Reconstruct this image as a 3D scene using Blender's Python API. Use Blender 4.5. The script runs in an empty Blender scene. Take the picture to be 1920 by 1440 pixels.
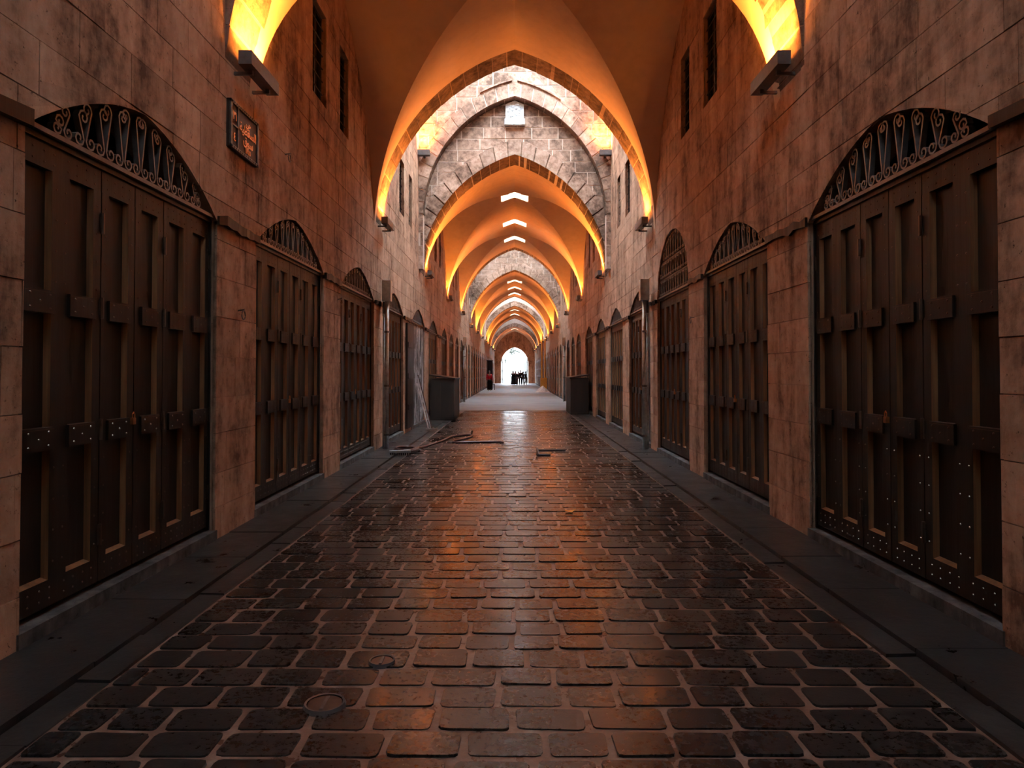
import bpy, bmesh, math, random
from mathutils import Vector, Matrix

random.seed(7)
SC = bpy.context.scene
COL = SC.collection

# ------------------------------------------------------------------ camera, sky, exposure
F_PX, CX, HY = 1300.0, 965.0, 697.5          # focal length in px of a 1920 wide frame, vanishing point
CAM_H, W = 1.6, 2.8                            # eye height, half width of the street
PITCH = math.radians(1.0)
cam_d = bpy.data.cameras.new('camera')
cam_d.sensor_width = 36.0
cam_d.lens = 36.0 * F_PX / 1920.0
cam_d.shift_x = -(CX - 960.0) / 1920.0
cam_d.shift_y = -((720.0 - HY) + F_PX * math.tan(PITCH)) / 1920.0
cam_d.clip_start, cam_d.clip_end = 0.05, 600
cam = bpy.data.objects.new('camera', cam_d)
cam.location = (0, 0, CAM_H)
cam.rotation_euler = (math.radians(90) + PITCH, 0, 0)
COL.objects.link(cam)
SC.camera = cam

world = bpy.data.worlds.new('overcast_sky')
SC.world = world
world.use_nodes = True
bg = world.node_tree.nodes['Background']
bg.inputs['Color'].default_value = (0.80, 0.91, 1.0, 1)
SKY = 15.0
bg.inputs['Strength'].default_value = SKY

SC.view_settings.view_transform = 'Standard'
SC.view_settings.look = 'None'
SC.view_settings.exposure = 1.2
SC.view_settings.gamma = 1.0
SC.view_settings.use_curve_mapping = False

LAMP_COL = (1.0, 0.335, 0.055)
LAMP_W = 44.0                                 # watts of a bar lamp
LAMP_SPREAD = math.radians(95)

# ------------------------------------------------------------------ materials
MATS = {}
def nmat(name):
    m = bpy.data.materials.new(name); m.use_nodes = True
    nt = m.node_tree
    b = nt.nodes['Principled BSDF']
    MATS[name] = m
    return m, nt, b
def node(nt, typ, **kw):
    n = nt.nodes.new(typ)
    for k, v in kw.items():
        if k in n.inputs: n.inputs[k].default_value = v
        else: setattr(n, k, v)
    return n
def coords(nt, jitter=True, scale=(1, 1, 1)):
    tc = node(nt, 'ShaderNodeTexCoord')
    out = tc.outputs['Object']
    if jitter:
        oi = node(nt, 'ShaderNodeObjectInfo')
        mul = node(nt, 'ShaderNodeMath', operation='MULTIPLY'); mul.inputs[1].default_value = 37.0
        nt.links.new(oi.outputs['Random'], mul.inputs[0])
        add = node(nt, 'ShaderNodeVectorMath', operation='ADD')
        nt.links.new(out, add.inputs[0]); nt.links.new(mul.outputs[0], add.inputs[1])
        out = add.outputs[0]
    if scale != (1, 1, 1):
        mp = node(nt, 'ShaderNodeMapping'); mp.inputs['Scale'].default_value = scale
        nt.links.new(out, mp.inputs['Vector']); out = mp.outputs[0]
    return out
def noise(nt, vec, scale, detail=5.0, rough=0.6):
    n = node(nt, 'ShaderNodeTexNoise'); n.inputs['Scale'].default_value = scale
    n.inputs['Detail'].default_value = detail; n.inputs['Roughness'].default_value = rough
    nt.links.new(vec, n.inputs['Vector'])
    return n.outputs['Fac']
def ramp(nt, fac, stops):
    r = node(nt, 'ShaderNodeValToRGB')
    el = r.color_ramp.elements
    el[0].position, el[0].color = stops[0][0], (*stops[0][1], 1)
    el[1].position, el[1].color = stops[-1][0], (*stops[-1][1], 1)
    for p, c in stops[1:-1]:
        e = el.new(p); e.color = (*c, 1)
    nt.links.new(fac, r.inputs[0])
    return r.outputs[0]
def mix(nt, fac, a, b, mode='MIX'):
    n = node(nt, 'ShaderNodeMix', data_type='RGBA', blend_type=mode)
    for s, v in ((0, fac), (6, a), (7, b)):
        if hasattr(v, 'links'): nt.links.new(v, n.inputs[s])
        elif isinstance(v, tuple): n.inputs[s].default_value = (*v, 1)
        else: n.inputs[s].default_value = v
    return n.outputs[2]
def maprange(nt, v, a, b, c, d):
    n = node(nt, 'ShaderNodeMapRange')
    nt.links.new(v, n.inputs[0])
    for i, x in enumerate((a, b, c, d)): n.inputs[i + 1].default_value = x
    return n.outputs[0]
def bump(nt, bsdf, h, strength, dist):
    n = node(nt, 'ShaderNodeBump'); n.inputs['Strength'].default_value = strength
    n.inputs['Distance'].default_value = dist
    nt.links.new(h, n.inputs['Height']); nt.links.new(n.outputs[0], bsdf.inputs['Normal'])
def island(nt):
    return node(nt, 'ShaderNodeNewGeometry').outputs['Random Per Island']
def obj_random(nt):
    return node(nt, 'ShaderNodeObjectInfo').outputs['Random']

def stone_mat(name, c_dark, c_mid, c_light, vary=0.16, bumpd=0.012, streak=True):
    m, nt, b = nmat(name)
    v = coords(nt, False)
    big = noise(nt, v, 0.9, 4, .65)
    fine = noise(nt, v, 7.0, 6, .7)
    vs = coords(nt, False, (2.2, 2.2, .45))
    st = noise(nt, vs, 1.6, 5, .7)
    f = mix(nt, .5, big, fine)
    f = mix(nt, .4, f, st) if streak else f
    col = ramp(nt, f, [(.40, c_dark), (.5, c_mid), (.61, c_light)])
    rnd = node(nt, 'ShaderNodeMath', operation='ADD'); nt.links.new(island(nt), rnd.inputs[0]); nt.links.new(obj_random(nt), rnd.inputs[1])
    fr = node(nt, 'ShaderNodeMath', operation='FRACT'); nt.links.new(rnd.outputs[0], fr.inputs[0])
    br = maprange(nt, fr.outputs[0], 0, 1, 1 - vary, 1 + vary * .6)
    col = mix(nt, 1.0, col, br, 'MULTIPLY')
    pits = noise(nt, v, 22, 3, .8)
    pit = maprange(nt, pits, .62, .74, 0, 1)
    col = mix(nt, pit, col, tuple(x * .35 for x in c_dark))
    nt.links.new(col, b.inputs['Base Color'])
    b.inputs['Roughness'].default_value = .85
    b.inputs['Specular IOR Level'].default_value = .25
    bump(nt, b, mix(nt, .5, fine, pits), .7, bumpd)
    return m
STONE = stone_mat('limestone', (.15, .082, .052), (.46, .275, .18), (.62, .41, .29))
STONE_D = stone_mat('dark_limestone', (.06, .034, .022), (.16, .095, .062), (.27, .165, .11), .3, .012, False)  # darker brown stone for the arch rings and soffits
STONE_F = stone_mat('facade_limestone', (.13, .075, .052), (.35, .215, .155), (.52, .35, .27), .3, .02, False)
MORTAR_F = stone_mat('pale_gable_mortar', (.55, .42, .34), (.66, .52, .43), (.72, .58, .5), .05, .006)
MORTAR = stone_mat('wall_mortar', (.22, .13, .085), (.36, .22, .15), (.46, .29, .2), .05, .006)

m, nt, b = nmat('plaster')
v = coords(nt, False)
f = mix(nt, .4, noise(nt, v, .6, 4), noise(nt, v, 5, 5))
nt.links.new(ramp(nt, f, [(.3, (.52, .34, .22)), (.5, (.62, .41, .27)), (.72, (.68, .46, .31))]), b.inputs['Base Color'])
b.inputs['Roughness'].default_value = .8; b.inputs['Specular IOR Level'].default_value = .2
bump(nt, b, noise(nt, v, 9, 4), .15, .004)
PLASTER = m

def wood_mat(name, c0, c1, c2, rough=.42):
    m, nt, b = nmat(name)
    v = coords(nt, True, (22, 22, .9))
    g = noise(nt, v, 1.0, 6, .7)
    v2 = coords(nt, True, (5, 5, .5))
    g2 = noise(nt, v2, 1.0, 3, .6)
    f = mix(nt, .35, g, g2)
    nt.links.new(ramp(nt, f, [(.33, c0), (.52, c1), (.68, c2)]), b.inputs['Base Color'])
    nt.links.new(maprange(nt, g, .3, .7, rough - .1, rough + .2), b.inputs['Roughness'])
    bump(nt, b, g, .5, .004)
    return m
WOOD = wood_mat('dark_stained_wood', (.005, .0036, .0032), (.013, .0085, .0068), (.040, .023, .015))
WOOD_P = wood_mat('dark_panel_wood', (.005, .004, .0035), (.014, .008, .006), (.036, .019, .012))
WOOD_E = wood_mat('worn_wood_edge', (.07, .032, .014), (.22, .10, .04), (.36, .18, .075), .4)
WOOD_K = wood_mat('kiosk_wood', (.006, .005, .004), (.018, .012, .009), (.04, .022, .014), .5)

def plain(name, col, rough=.5, metal=0.0, spec=.5):
    m, nt, b = nmat(name)
    v = coords(nt, True)
    n = noise(nt, v, 14, 4)
    c = ramp(nt, n, [(.3, tuple(x * .75 for x in col)), (.7, tuple(min(1, x * 1.2) for x in col))])
    nt.links.new(c, b.inputs['Base Color'])
    b.inputs['Roughness'].default_value = rough; b.inputs['Metallic'].default_value = metal
    b.inputs['Specular IOR Level'].default_value = spec
    return m
IRON = plain('wrought_iron', (.17, .155, .15), .4, .5)
NAIL = plain('nail_iron', (.14, .11, .09), .35, .8)
STEEL = plain('galvanised_steel', (.48, .52, .53), .38, .8)
GREY = plain('grey_lamp_housing', (.13, .12, .12), .4, .4)
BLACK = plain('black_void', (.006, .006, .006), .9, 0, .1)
SIGN = plain('plaque_bronze', (.055, .035, .028), .5, .4)
BRASS = plain('raised_letter_copper', (.75, .33, .14), .3, .9)
RUBBER = plain('black_rubber', (.02, .018, .017), .35)
REDHOSE = plain('faded_red_hose', (.07, .03, .027), .35)
WHITEP = plain('pale_aluminium', (.55, .55, .56), .35, .5)
BAG = plain('white_plastic_sheet', (.75, .72, .68), .5)
LEAF = plain('dry_leaf', (.75, .33, .04), .6)
GREEN = plain('vine_leaf', (.03, .04, .03), .6)
SKIN = plain('skin', (.2, .11, .075), .6)
CLOTH_D = plain('dark_cloth', (.015, .015, .018), .9, 0, .1)
CLOTH_G = plain('grey_cloth', (.05, .05, .055), .9, 0, .1)
CLOTH_R = plain('red_cloth', (.45, .02, .04), .9, 0, .1)
CLOTH_L = plain('pale_cloth', (.14, .135, .13), .9, 0, .1)
HAIR = plain('dark_hair', (.015, .012, .01), .6)
LAMPLIT = plain('lamplit_pipe', (.75, .36, .05), .55)  # lamp glow on the far pipes, put into their base colour

m, nt, b = nmat('carved_marble')
v = coords(nt, False)
n = noise(nt, v, 9, 4, .7)
nt.links.new(ramp(nt, n, [(.35, (.35, .38, .40)), (.6, (.72, .76, .78))]), b.inputs['Base Color'])
bump(nt, b, n, 1.0, .05); b.inputs['Roughness'].default_value = .6
MARBLE = m

m, nt, b = nmat('streaked_old_panel')
v = coords(nt, True, (3.5, 3.5, .8))
n = noise(nt, v, 1.6, 6, .75)
nt.links.new(ramp(nt, n, [(.40, (.02, .02, .02)), (.50, (.10, .10, .105)), (.57, (.62, .65, .68))]), b.inputs['Base Color'])
b.inputs['Roughness'].default_value = .5
STREAK = m

# wet basalt pavers
m, nt, b = nmat('wet_basalt')
v = coords(nt, True)
tcg = node(nt, 'ShaderNodeNewGeometry')
wp = tcg.outputs['Position']
rnd = node(nt, 'ShaderNodeMath', operation='ADD'); nt.links.new(tcg.outputs['Random Per Island'], rnd.inputs[0]); nt.links.new(obj_random(nt), rnd.inputs[1])
fr = node(nt, 'ShaderNodeMath', operation='FRACT'); nt.links.new(rnd.outputs[0], fr.inputs[0])
n1 = noise(nt, wp, 28, 6, .7)
col = ramp(nt, n1, [(.35, (.011, .012, .013)), (.55, (.018, .0195, .0205)), (.72, (.042, .044, .046))])
tint = ramp(nt, fr.outputs[0], [(0, (.75, .85, .9)), (.5, (1, .95, .9)), (1, (1.6, 1.25, 1.1))])
nt.links.new(mix(nt, 1.0, col, tint, 'MULTIPLY'), b.inputs['Base Color'])
wet = noise(nt, wp, .9, 3, .6)
r1 = maprange(nt, wet, .3, .7, .16, .34)
r2 = node(nt, 'ShaderNodeMath', operation='ADD'); nt.links.new(r1, r2.inputs[0]); nt.links.new(maprange(nt, n1, .3, .7, -.04, .1), r2.inputs[1])
nt.links.new(r2.outputs[0], b.inputs['Roughness'])
b.inputs['Specular IOR Level'].default_value = .28
bump(nt, b, mix(nt, .5, n1, noise(nt, wp, 5, 3)), .35, .007)
b.inputs['Coat Weight'].default_value = .5; b.inputs['Coat IOR'].default_value = 1.33; nt.links.new(maprange(nt, wet, .3, .7, .08, .24), b.inputs['Coat Roughness'])
BASALT = m

m, nt, b = nmat('sandy_joint')
wp = node(nt, 'ShaderNodeNewGeometry').outputs['Position']
n1 = noise(nt, wp, 5, 5, .7)
nt.links.new(ramp(nt, n1, [(.35, (.11, .062, .045)), (.55, (.22, .13, .095)), (.7, (.33, .24, .2))]), b.inputs['Base Color'])
nt.links.new(maprange(nt, n1, .3, .7, .2, .5), b.inputs['Roughness'])
bump(nt, b, noise(nt, wp, 40, 4), .4, .005)
JOINT = m

m, nt, b = nmat('wet_slab_stone')
wp = node(nt, 'ShaderNodeNewGeometry').outputs['Position']
n1 = noise(nt, wp, 3, 5, .7)
nt.links.new(ramp(nt, n1, [(.3, (.018, .019, .019)), (.55, (.03, .031, .031)), (.75, (.06, .06, .059))]), b.inputs['Base Color'])
nt.links.new(maprange(nt, n1, .3, .7, .25, .42), b.inputs['Roughness'])
bump(nt, b, noise(nt, wp, 18, 4), .4, .006)
SLAB = m
SILL = stone_mat('grey_sill_stone', (.035, .035, .034), (.09, .09, .088), (.17, .17, .165), .1, .006)

m, nt, b = nmat('dry_concrete')
wp = node(nt, 'ShaderNodeNewGeometry').outputs['Position']
n1 = noise(nt, wp, .7, 6, .65)
nt.links.new(ramp(nt, n1, [(.3, (.15, .155, .16)), (.6, (.22, .23, .235)), (.8, (.27, .28, .285))]), b.inputs['Base Color'])
b.inputs['Roughness'].default_value = .55
CONC = m

m, nt, b = nmat('lamp_lens')
b.inputs['Base Color'].default_value = (0, 0, 0, 1)
b.inputs['Emission Color'].default_value = (*LAMP_COL, 1)
b.inputs['Emission Strength'].default_value = 30.0
LENS = m
m, nt, b = nmat('skylight_glass')
for n in list(nt.nodes):
    if n.type != 'OUTPUT_MATERIAL': nt.nodes.remove(n)
tr = node(nt, 'ShaderNodeBsdfTransparent'); tr.inputs[0].default_value = (.9, .95, .97, 1)
gl = node(nt, 'ShaderNodeBsdfGlossy'); gl.inputs['Roughness'].default_value = .1
mx = node(nt, 'ShaderNodeMixShader'); mx.inputs[0].default_value = .06
nt.links.new(tr.outputs[0], mx.inputs[1]); nt.links.new(gl.outputs[0], mx.inputs[2])
nt.links.new(mx.outputs[0], [n for n in nt.nodes if n.type == 'OUTPUT_MATERIAL'][0].inputs[0])
GLASS = m
DGLASS = plain('dark_window_glass', (.012, .014, .016), .12)

# ------------------------------------------------------------------ mesh helpers
class MB:
    def __init__(s): s.v, s.f, s.m = [], [], []
    def add(s, vs, fs, mat=0):
        o = len(s.v); s.v += [tuple(p) for p in vs]
        s.f += [tuple(i + o for i in f) for f in fs]; s.m += [mat] * len(fs)
    def box(s, x0, x1, y0, y1, z0, z1, mat=0):
        s.add([(x0, y0, z0), (x1, y0, z0), (x1, y1, z0), (x0, y1, z0), (x0, y0, z1), (x1, y0, z1), (x1, y1, z1), (x0, y1, z1)],
              [(0, 3, 2, 1), (4, 5, 6, 7), (0, 1, 5, 4), (1, 2, 6, 5), (2, 3, 7, 6), (3, 0, 4, 7)], mat)
    def prism(s, poly, fmap, d0, d1, mat=0, back=True):
        n = len(poly)
        vs = [fmap(a, h, d0) for a, h in poly] + [fmap(a, h, d1) for a, h in poly]
        fs = [tuple(range(n))] + ([tuple(range(2 * n - 1, n - 1, -1))] if back else [])
        fs += [(i, i + n, (i + 1) % n + n, (i + 1) % n) for i in range(n)]
        s.add(vs, fs, mat)
    def tube(s, pts, r, seg=6, mat=0, cap=True):
        pts = [Vector(p) for p in pts]
        rings = []
        up = Vector((0, 0, 1))
        for i, p in enumerate(pts):
            t = (pts[min(i + 1, len(pts) - 1)] - pts[max(i - 1, 0)]).normalized()
            a = t.cross(up)
            if a.length < 1e-3: a = t.cross(Vector((0, 1, 0)))
            a.normalize(); c = a.cross(t)
            rr = r[i] if isinstance(r, (list, tuple)) else r
            rings.append([p + (a * math.cos(k * math.tau / seg) + c * math.sin(k * math.tau / seg)) * rr for k in range(seg)])
        vs = [q for ring in rings for q in ring]
        fs = [(i * seg + k, i * seg + (k + 1) % seg, (i + 1) * seg + (k + 1) % seg, (i + 1) * seg + k) for i in range(len(pts) - 1) for k in range(seg)]
        if cap: fs += [tuple(range(seg)), tuple(range(len(vs) - 1, len(vs) - seg - 1, -1))]
        s.add(vs, fs, mat)
    def dome(s, c, r, axis, seg=6, mat=0):
        ax = Vector(axis).normalized(); a = ax.orthogonal().normalized(); b_ = ax.cross(a); c = Vector(c)
        vs = []
        for q, hh in ((1.0, 0.0), (.7, .5)):
            vs += [c + (a * math.cos(k * math.tau / seg) + b_ * math.sin(k * math.tau / seg)) * r * q + ax * r * hh for k in range(seg)]
        vs.append(c + ax * r * .7)
        fs = [(k, (k + 1) % seg, seg + (k + 1) % seg, seg + k) for k in range(seg)] + [(seg + k, seg + (k + 1) % seg, 2 * seg) for k in range(seg)]
        s.add(vs, fs, mat)
    def mesh(s, name, mats, smooth=False, recalc=True):
        me = bpy.data.meshes.new(name)
        me.from_pydata(s.v, [], s.f)
        for mm in (mats if isinstance(mats, (list, tuple)) else [mats]): me.materials.append(mm)
        if any(s.m): me.polygons.foreach_set('material_index', s.m)
        if recalc:
            bm = bmesh.new(); bm.from_mesh(me); bmesh.ops.recalc_face_normals(bm, faces=bm.faces); bm.to_mesh(me); bm.free()
        if smooth: me.polygons.foreach_set('use_smooth', [True] * len(me.polygons))
        me.update()
        return me
    def build(s, name, mats, parent=None, smooth=False, **props):
        return link(name, s.mesh(name, mats, smooth), parent, **props)
def link(name, data, parent=None, loc=None, rot=None, **props):
    o = bpy.data.objects.new(name, data); COL.objects.link(o)
    if parent is not None: o.parent = parent
    if loc is not None: o.location = loc
    if rot is not None: o.rotation_euler = rot
    for k, v_ in props.items(): o[k] = v_
    return o
def thing(name, label, cat, loc=(0, 0, 0), rz=0.0, group=None, kind=None):
    o = link(name, None, None, loc, (0, 0, rz), label=label, category=cat)
    o.empty_display_size = .2
    if group: o['group'] = group
    if kind: o['kind'] = kind
    return o
def copy_tree(o, parent=None):
    c = o.copy(); COL.objects.link(c); c.parent = parent
    for ch in list(o.children): copy_tree(ch, c)
    return c

# convex polygon clipping in a plane
def clip(poly, a, b, keep_left=True):
    out = []
    def side(p):
        s_ = (b[0] - a[0]) * (p[1] - a[1]) - (b[1] - a[1]) * (p[0] - a[0])
        return s_ if keep_left else -s_
    n = len(poly)
    for i in range(n):
        p, q = poly[i], poly[(i + 1) % n]
        sp, sq = side(p), side(q)
        if sp >= 0: out.append(p)
        if (sp > 0 and sq < 0) or (sp < 0 and sq > 0):
            t = sp / (sp - sq); out.append((p[0] + (q[0] - p[0]) * t, p[1] + (q[1] - p[1]) * t))
    return out
def area(poly):
    return .5 * abs(sum(poly[i][0] * poly[(i + 1) % len(poly)][1] - poly[(i + 1) % len(poly)][0] * poly[i][1] for i in range(len(poly))))
def bbox(poly):
    return min(p[0] for p in poly), max(p[0] for p in poly), min(p[1] for p in poly), max(p[1] for p in poly)
def subtract(poly, hole):                     # hole: convex, counter-clockwise
    pb, hb = bbox(poly), bbox(hole)
    if pb[1] <= hb[0] or pb[0] >= hb[1] or pb[3] <= hb[2] or pb[2] >= hb[3]: return [poly]
    out, rest = [], poly
    for i in range(len(hole)):
        a, b_ = hole[i], hole[(i + 1) % len(hole)]
        piece = clip(rest, a, b_, False)
        if len(piece) > 2 and area(piece) > 2e-4: out.append(piece)
        rest = clip(rest, a, b_, True)
        if len(rest) < 3: break
    return out
def inter(poly, conv):
    for i in range(len(conv)):
        poly = clip(poly, conv[i], conv[(i + 1) % len(conv)], True)
        if len(poly) < 3: return []
    return poly
def cut_all(polys, holes):
    for h in holes:
        polys = [q for p in polys for q in subtract(p, h)]
    return polys

# pointed arch: half width w, springing height s, circle offset c
def arch_apex(w, s, c): return s + math.sqrt(max(0, (w + c) ** 2 - c * c))
def arch_h(x, w, s, c):
    x = min(abs(x), w); return s + math.sqrt(max(0, (w + c) ** 2 - (x + c) ** 2))
def arch_pt(t, w, s, c, grow=0.0):            # t 0..1 left springing -> apex, 1..2 apex -> right springing
    R = w + c + grow
    tt = t if t <= 1 else 2 - t
    th = math.pi - tt * math.acos(min(1, c / R))
    x = c + R * math.cos(th)
    th = math.pi - tt * (math.pi - math.acos(-c / R)) if c > 0 else th
    x, z = c + R * math.cos(th), s + R * math.sin(th)
    if tt >= 1: x = 0.0
    return (x if t <= 1 else -x, z)
def arch_poly(w, s, c, base, n=14, grow=0.0):  # counter-clockwise closed convex polygon
    pts = [arch_pt(2 * i / (2 * n), w, s, c, grow) for i in range(2 * n + 1)]
    pts = [(pts[0][0], base)] + pts + [(pts[-1][0], base)]
    return pts[::-1]

def courses(a0, a1, h0, h1, ch, lmin, lmax, gap, rng):
    out, h, k = [], h0, 0
    while h < h1 - .05:
        hh = min(h1, h + ch * rng.uniform(.88, 1.12))
        if h1 - hh < .1: hh = h1
        a = a0 - rng.uniform(0, lmax)
        while a < a1:
            b_ = a + rng.uniform(lmin, lmax)
            x0, x1 = max(a0, a) + gap, min(a1, b_) - gap
            if x1 - x0 > .05: out.append([(x0, h + gap), (x1, h + gap), (x1, hh - gap), (x0, hh - gap)])
            a = b_
        h = hh; k += 1
    return out
def proj_area(polys, fmap):
    tot = 0
    for p in polys:
        q = []
        for a, h in p:
            w_ = fmap(a, h, 0)
            if w_[1] < .6: return 0
            q.append((CX + w_[0] * F_PX / w_[1], HY - (w_[2] - CAM_H) * F_PX / w_[1]))
        bb = bbox(q)
        if bb[1] < 0 or bb[0] > 1920 or bb[3] < 0 or bb[2] > 1440: continue
        tot += area(q)
    return tot
def lay_stones(parent, name, blocks, fmap, mat, d_back, rng, jit=.006, limit=290):
    """blocks: list of lists of convex polygons; the 290 largest in the picture are parts of their own"""
    order = sorted(blocks, key=lambda b_: -proj_area(b_, fmap))
    rest = MB()
    for i, polys in enumerate(order):
        if not polys: continue
        d0 = -rng.uniform(0, jit)
        if i < limit and proj_area(polys, fmap) > 15:
            mb = MB()
            for p in polys: mb.prism(p, fmap, d0, d_back)
            mb.build(name, mat, parent)
        else:
            for p in polys: rest.prism(p, fmap, d0, d_back, 0, False)
    if rest.v: rest.build(name, mat, parent, kind='stuff')

# ------------------------------------------------------------------ the plan of the street
# vaulted bays (y0, y1, arch profile) and tall skylit bays
PROF = (W, 4.3, 1.1)
PROF_B = (W, 4.2, 1.05)
PROF_C = (W, 4.1, 1.0)
PROF_D = (W, 3.8, .75)
VAULTS = [(7.4, 13.75, PROF, [], 0), (21.5, 28.6, PROF, [25.1], 1), (28.6, 35.7, PROF, [29.5, 33.1], 0),
          (43.5, 50.3, PROF_B, [47.6], 0), (50.3, 57.3, PROF_B, [51.4, 55.2], 0), (65.1, 71.9, PROF_C, [68.4], 0),
          (71.9, 79.0, PROF_C, [73.4], 0), (86.7, 97.0, PROF_D, [90.4], 0)]
TALL = [(-5.0, 6.65), (14.45, 20.1), (36.4, 42.4), (58.0, 64.0), (79.7, 85.7)]
RIBS = [(6.65, 7.4, PROF), (13.75, 14.45, PROF), (20.45, 21.5, PROF), (35.7, 36.4, PROF), (42.75, 43.5, PROF_B),
        (57.3, 58.0, PROF_B), (64.35, 65.1, PROF_C), (79.0, 79.7, PROF_C), (86.05, 86.7, PROF_D)]
ROOF_H = 11.6
END_Y = 97.0

# doors: (centre along the street, width, lintel height, apex height)
DOORS_L = [(5.22, 2.56, 3.02, 3.55), (8.82, 2.66, 3.02, 3.53), (12.45, 2.66, 3.0, 3.48), (16.1, 2.62, 2.98, 3.43), (20.2, 2.8, 2.95, 3.42), (23.85, 2.6, 2.92, 3.36), (27.6, 2.2, 2.90, 3.34)]
DOORS_R = [(5.30, 2.60, 3.02, 3.55), (8.95, 2.60, 3.02, 3.53), (12.35, 2.46, 3.0, 4.14), (15.6, 2.62, 2.97, 3.42), (19.2, 2.5, 2.92, 3.37), (22.55, 2.5, 2.9, 3.33), (26.1, 2.5, 2.9, 3.32)]
y = 30.7
while y < 95:
    DOORS_L.append((y, 2.1, 2.88, 3.3)); DOORS_R.append((y - .4, 2.1, 2.88, 3.3)); y += 2.95
def door_poly(c, w, hl, ha, base):
    n, tall = 9, (ha - hl) > .8
    pts = []
    for i in range(2 * n + 1):
        t = -1 + i / n
        f = math.sqrt(max(0, 1 - t * t)) if tall else (1 - abs(t)) * (1 + .75 * abs(t))
        pts.append((c + t * w / 2, hl + (ha - hl) * f))
    return ([(c - w / 2, base)] + pts + [(c + w / 2, base)])[::-1]
def door_h(t, w, hl, ha):
    f = math.sqrt(max(0, 1 - t * t)) if (ha - hl) > .8 else (1 - abs(t)) * (1 + .75 * abs(t))
    return hl + (ha - hl) * f
WINDOWS = []
for y0, y1, *_ in VAULTS[:5] + [(14.4, 21)] + [(36, 43)]:
    b0 = (y0 + y1) / 2 - 3.6 + (.1 if y0 > 10 else 0)
    WINDOWS += [(b0 + 2.55, b0 + 3.25, 5.5, 6.85), (b0 + 4.05, b0 + 4.62, 5.5, 6.85)]
WINDOWS.sort()

SILL_H = .13
def left_map(a, h, d): return (-W - d, a, h)
def right_map(a, h, d): return (W + d, a, h)

# ------------------------------------------------------------------ side walls
rng = random.Random(3)
for side, fmap, doors in (('left', left_map, DOORS_L), ('right', right_map, DOORS_R)):
    holes = [door_poly(c, w, hl, ha, -.2) for c, w, hl, ha in doors]
    wins = [[(a, h0), (b_, h0), (b_, h1), (a, h1)] for a, b_, h0, h1 in WINDOWS]
    allh = holes + wins
    mb = MB()
    y = -5.0
    while y < END_Y:
        y1 = min(END_Y, y + 3.0)
        top = ROOF_H if any(t0 - .8 < y1 and y < t1 + .8 for t0, t1 in TALL) else 9.0
        near = [h for h in allh if bbox(h)[1] > y and bbox(h)[0] < y1]
        for p in cut_all([[(y, 0), (y1, 0), (y1, top), (y, top)]], near):
            mb.add([fmap(a, h, .018) for a, h in p], [tuple(range(len(p)))])
        y = y1
    for h in allh:                              # reveals of the openings
        n = len(h)
        for i in range(n):
            p, q = h[i], h[(i + 1) % n]
            if p[1] < 0 and q[1] < 0: continue
            mb.add([fmap(*p, .018), fmap(*q, .018), fmap(*q, .42), fmap(*p, .42)], [(0, 1, 2, 3)])
    wall = mb.build('wall_' + side, MORTAR, kind='structure', label='weathered limestone wall with shop fronts along the %s side of the street' % side)
    blocks = []
    for p in courses(-3, 46, 0, 8.15, .35, .42, .95, .0035, rng):
        b_ = bbox(p)
        intall = any(t0 - .8 < b_[1] and b_[0] < t1 + .8 for t0, t1 in TALL)
        if b_[2] > 8.1 and not intall: continue
        near = [h for h in allh if bbox(h)[1] > b_[0] and bbox(h)[0] < b_[1]]
        q = cut_all([p], near)
        if q: blocks.append(q)
    for t0, t1 in TALL[:3]:
        for p in courses(t0 - .4, t1 + .4, 8.15, ROOF_H, .35, .42, .95, .0035, rng): blocks.append([p])
    lay_stones(wall, 'stone_block', blocks, fmap, STONE, .03, rng, .007)
    # shell of the shops behind the wall
    s = -1 if side == 'left' else 1
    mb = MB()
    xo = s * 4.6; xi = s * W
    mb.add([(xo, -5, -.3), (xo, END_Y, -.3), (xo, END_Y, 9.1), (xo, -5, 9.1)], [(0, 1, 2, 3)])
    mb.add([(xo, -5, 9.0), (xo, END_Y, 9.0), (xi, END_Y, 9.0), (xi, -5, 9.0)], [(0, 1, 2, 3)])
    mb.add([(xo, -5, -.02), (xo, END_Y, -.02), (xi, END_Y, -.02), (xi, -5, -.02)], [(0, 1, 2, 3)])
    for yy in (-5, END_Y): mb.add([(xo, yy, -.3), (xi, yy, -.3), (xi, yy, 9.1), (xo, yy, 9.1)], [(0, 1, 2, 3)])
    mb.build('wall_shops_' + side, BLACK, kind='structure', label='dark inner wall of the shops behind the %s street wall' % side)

# windows: dark shutters set deep in the slits
wn = 0
for side, s in (('left', -1), ('right', 1)):
    for a, b_, h0, h1 in WINDOWS:
        if a > 50: continue
        wn += 1
        c = (a + b_) / 2; hw = (b_ - a) / 2 - .005
        o = thing('window_%d' % wn, 'narrow dark slit window high in the %s wall' % side, 'window', (s * (W + .07), c, h0 + .005), -s * math.pi / 2, 'slit windows high in the %s wall' % side, 'structure')
        f = MB(); hh = h1 - h0 - .01
        f.box(-hw, -hw + .05, 0, .07, 0, hh); f.box(hw - .05, hw, 0, .07, 0, hh); f.box(-hw, hw, 0, .07, 0, .05); f.box(-hw, hw, 0, .07, hh - .05, hh)
        f.box(-.02, .02, 0, .06, .05, hh - .05)
        f.build('window_frame', WOOD_K, o)
        for k in (-1, 1):
            g = MB(); x0, x1 = (-hw + .05, -.02) if k < 0 else (.02, hw - .05)
            g.box(x0, x1, .03, .04, .05, hh - .05); g.build('pane', DGLASS, o)
        g = MB()
        for q in range(1, 7): g.tube([(-hw + .02, -.02, hh * q / 7), (hw - .02, -.02, hh * q / 7)], .009, 5)
        g.build('window_bars', WOOD_K, o)

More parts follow.
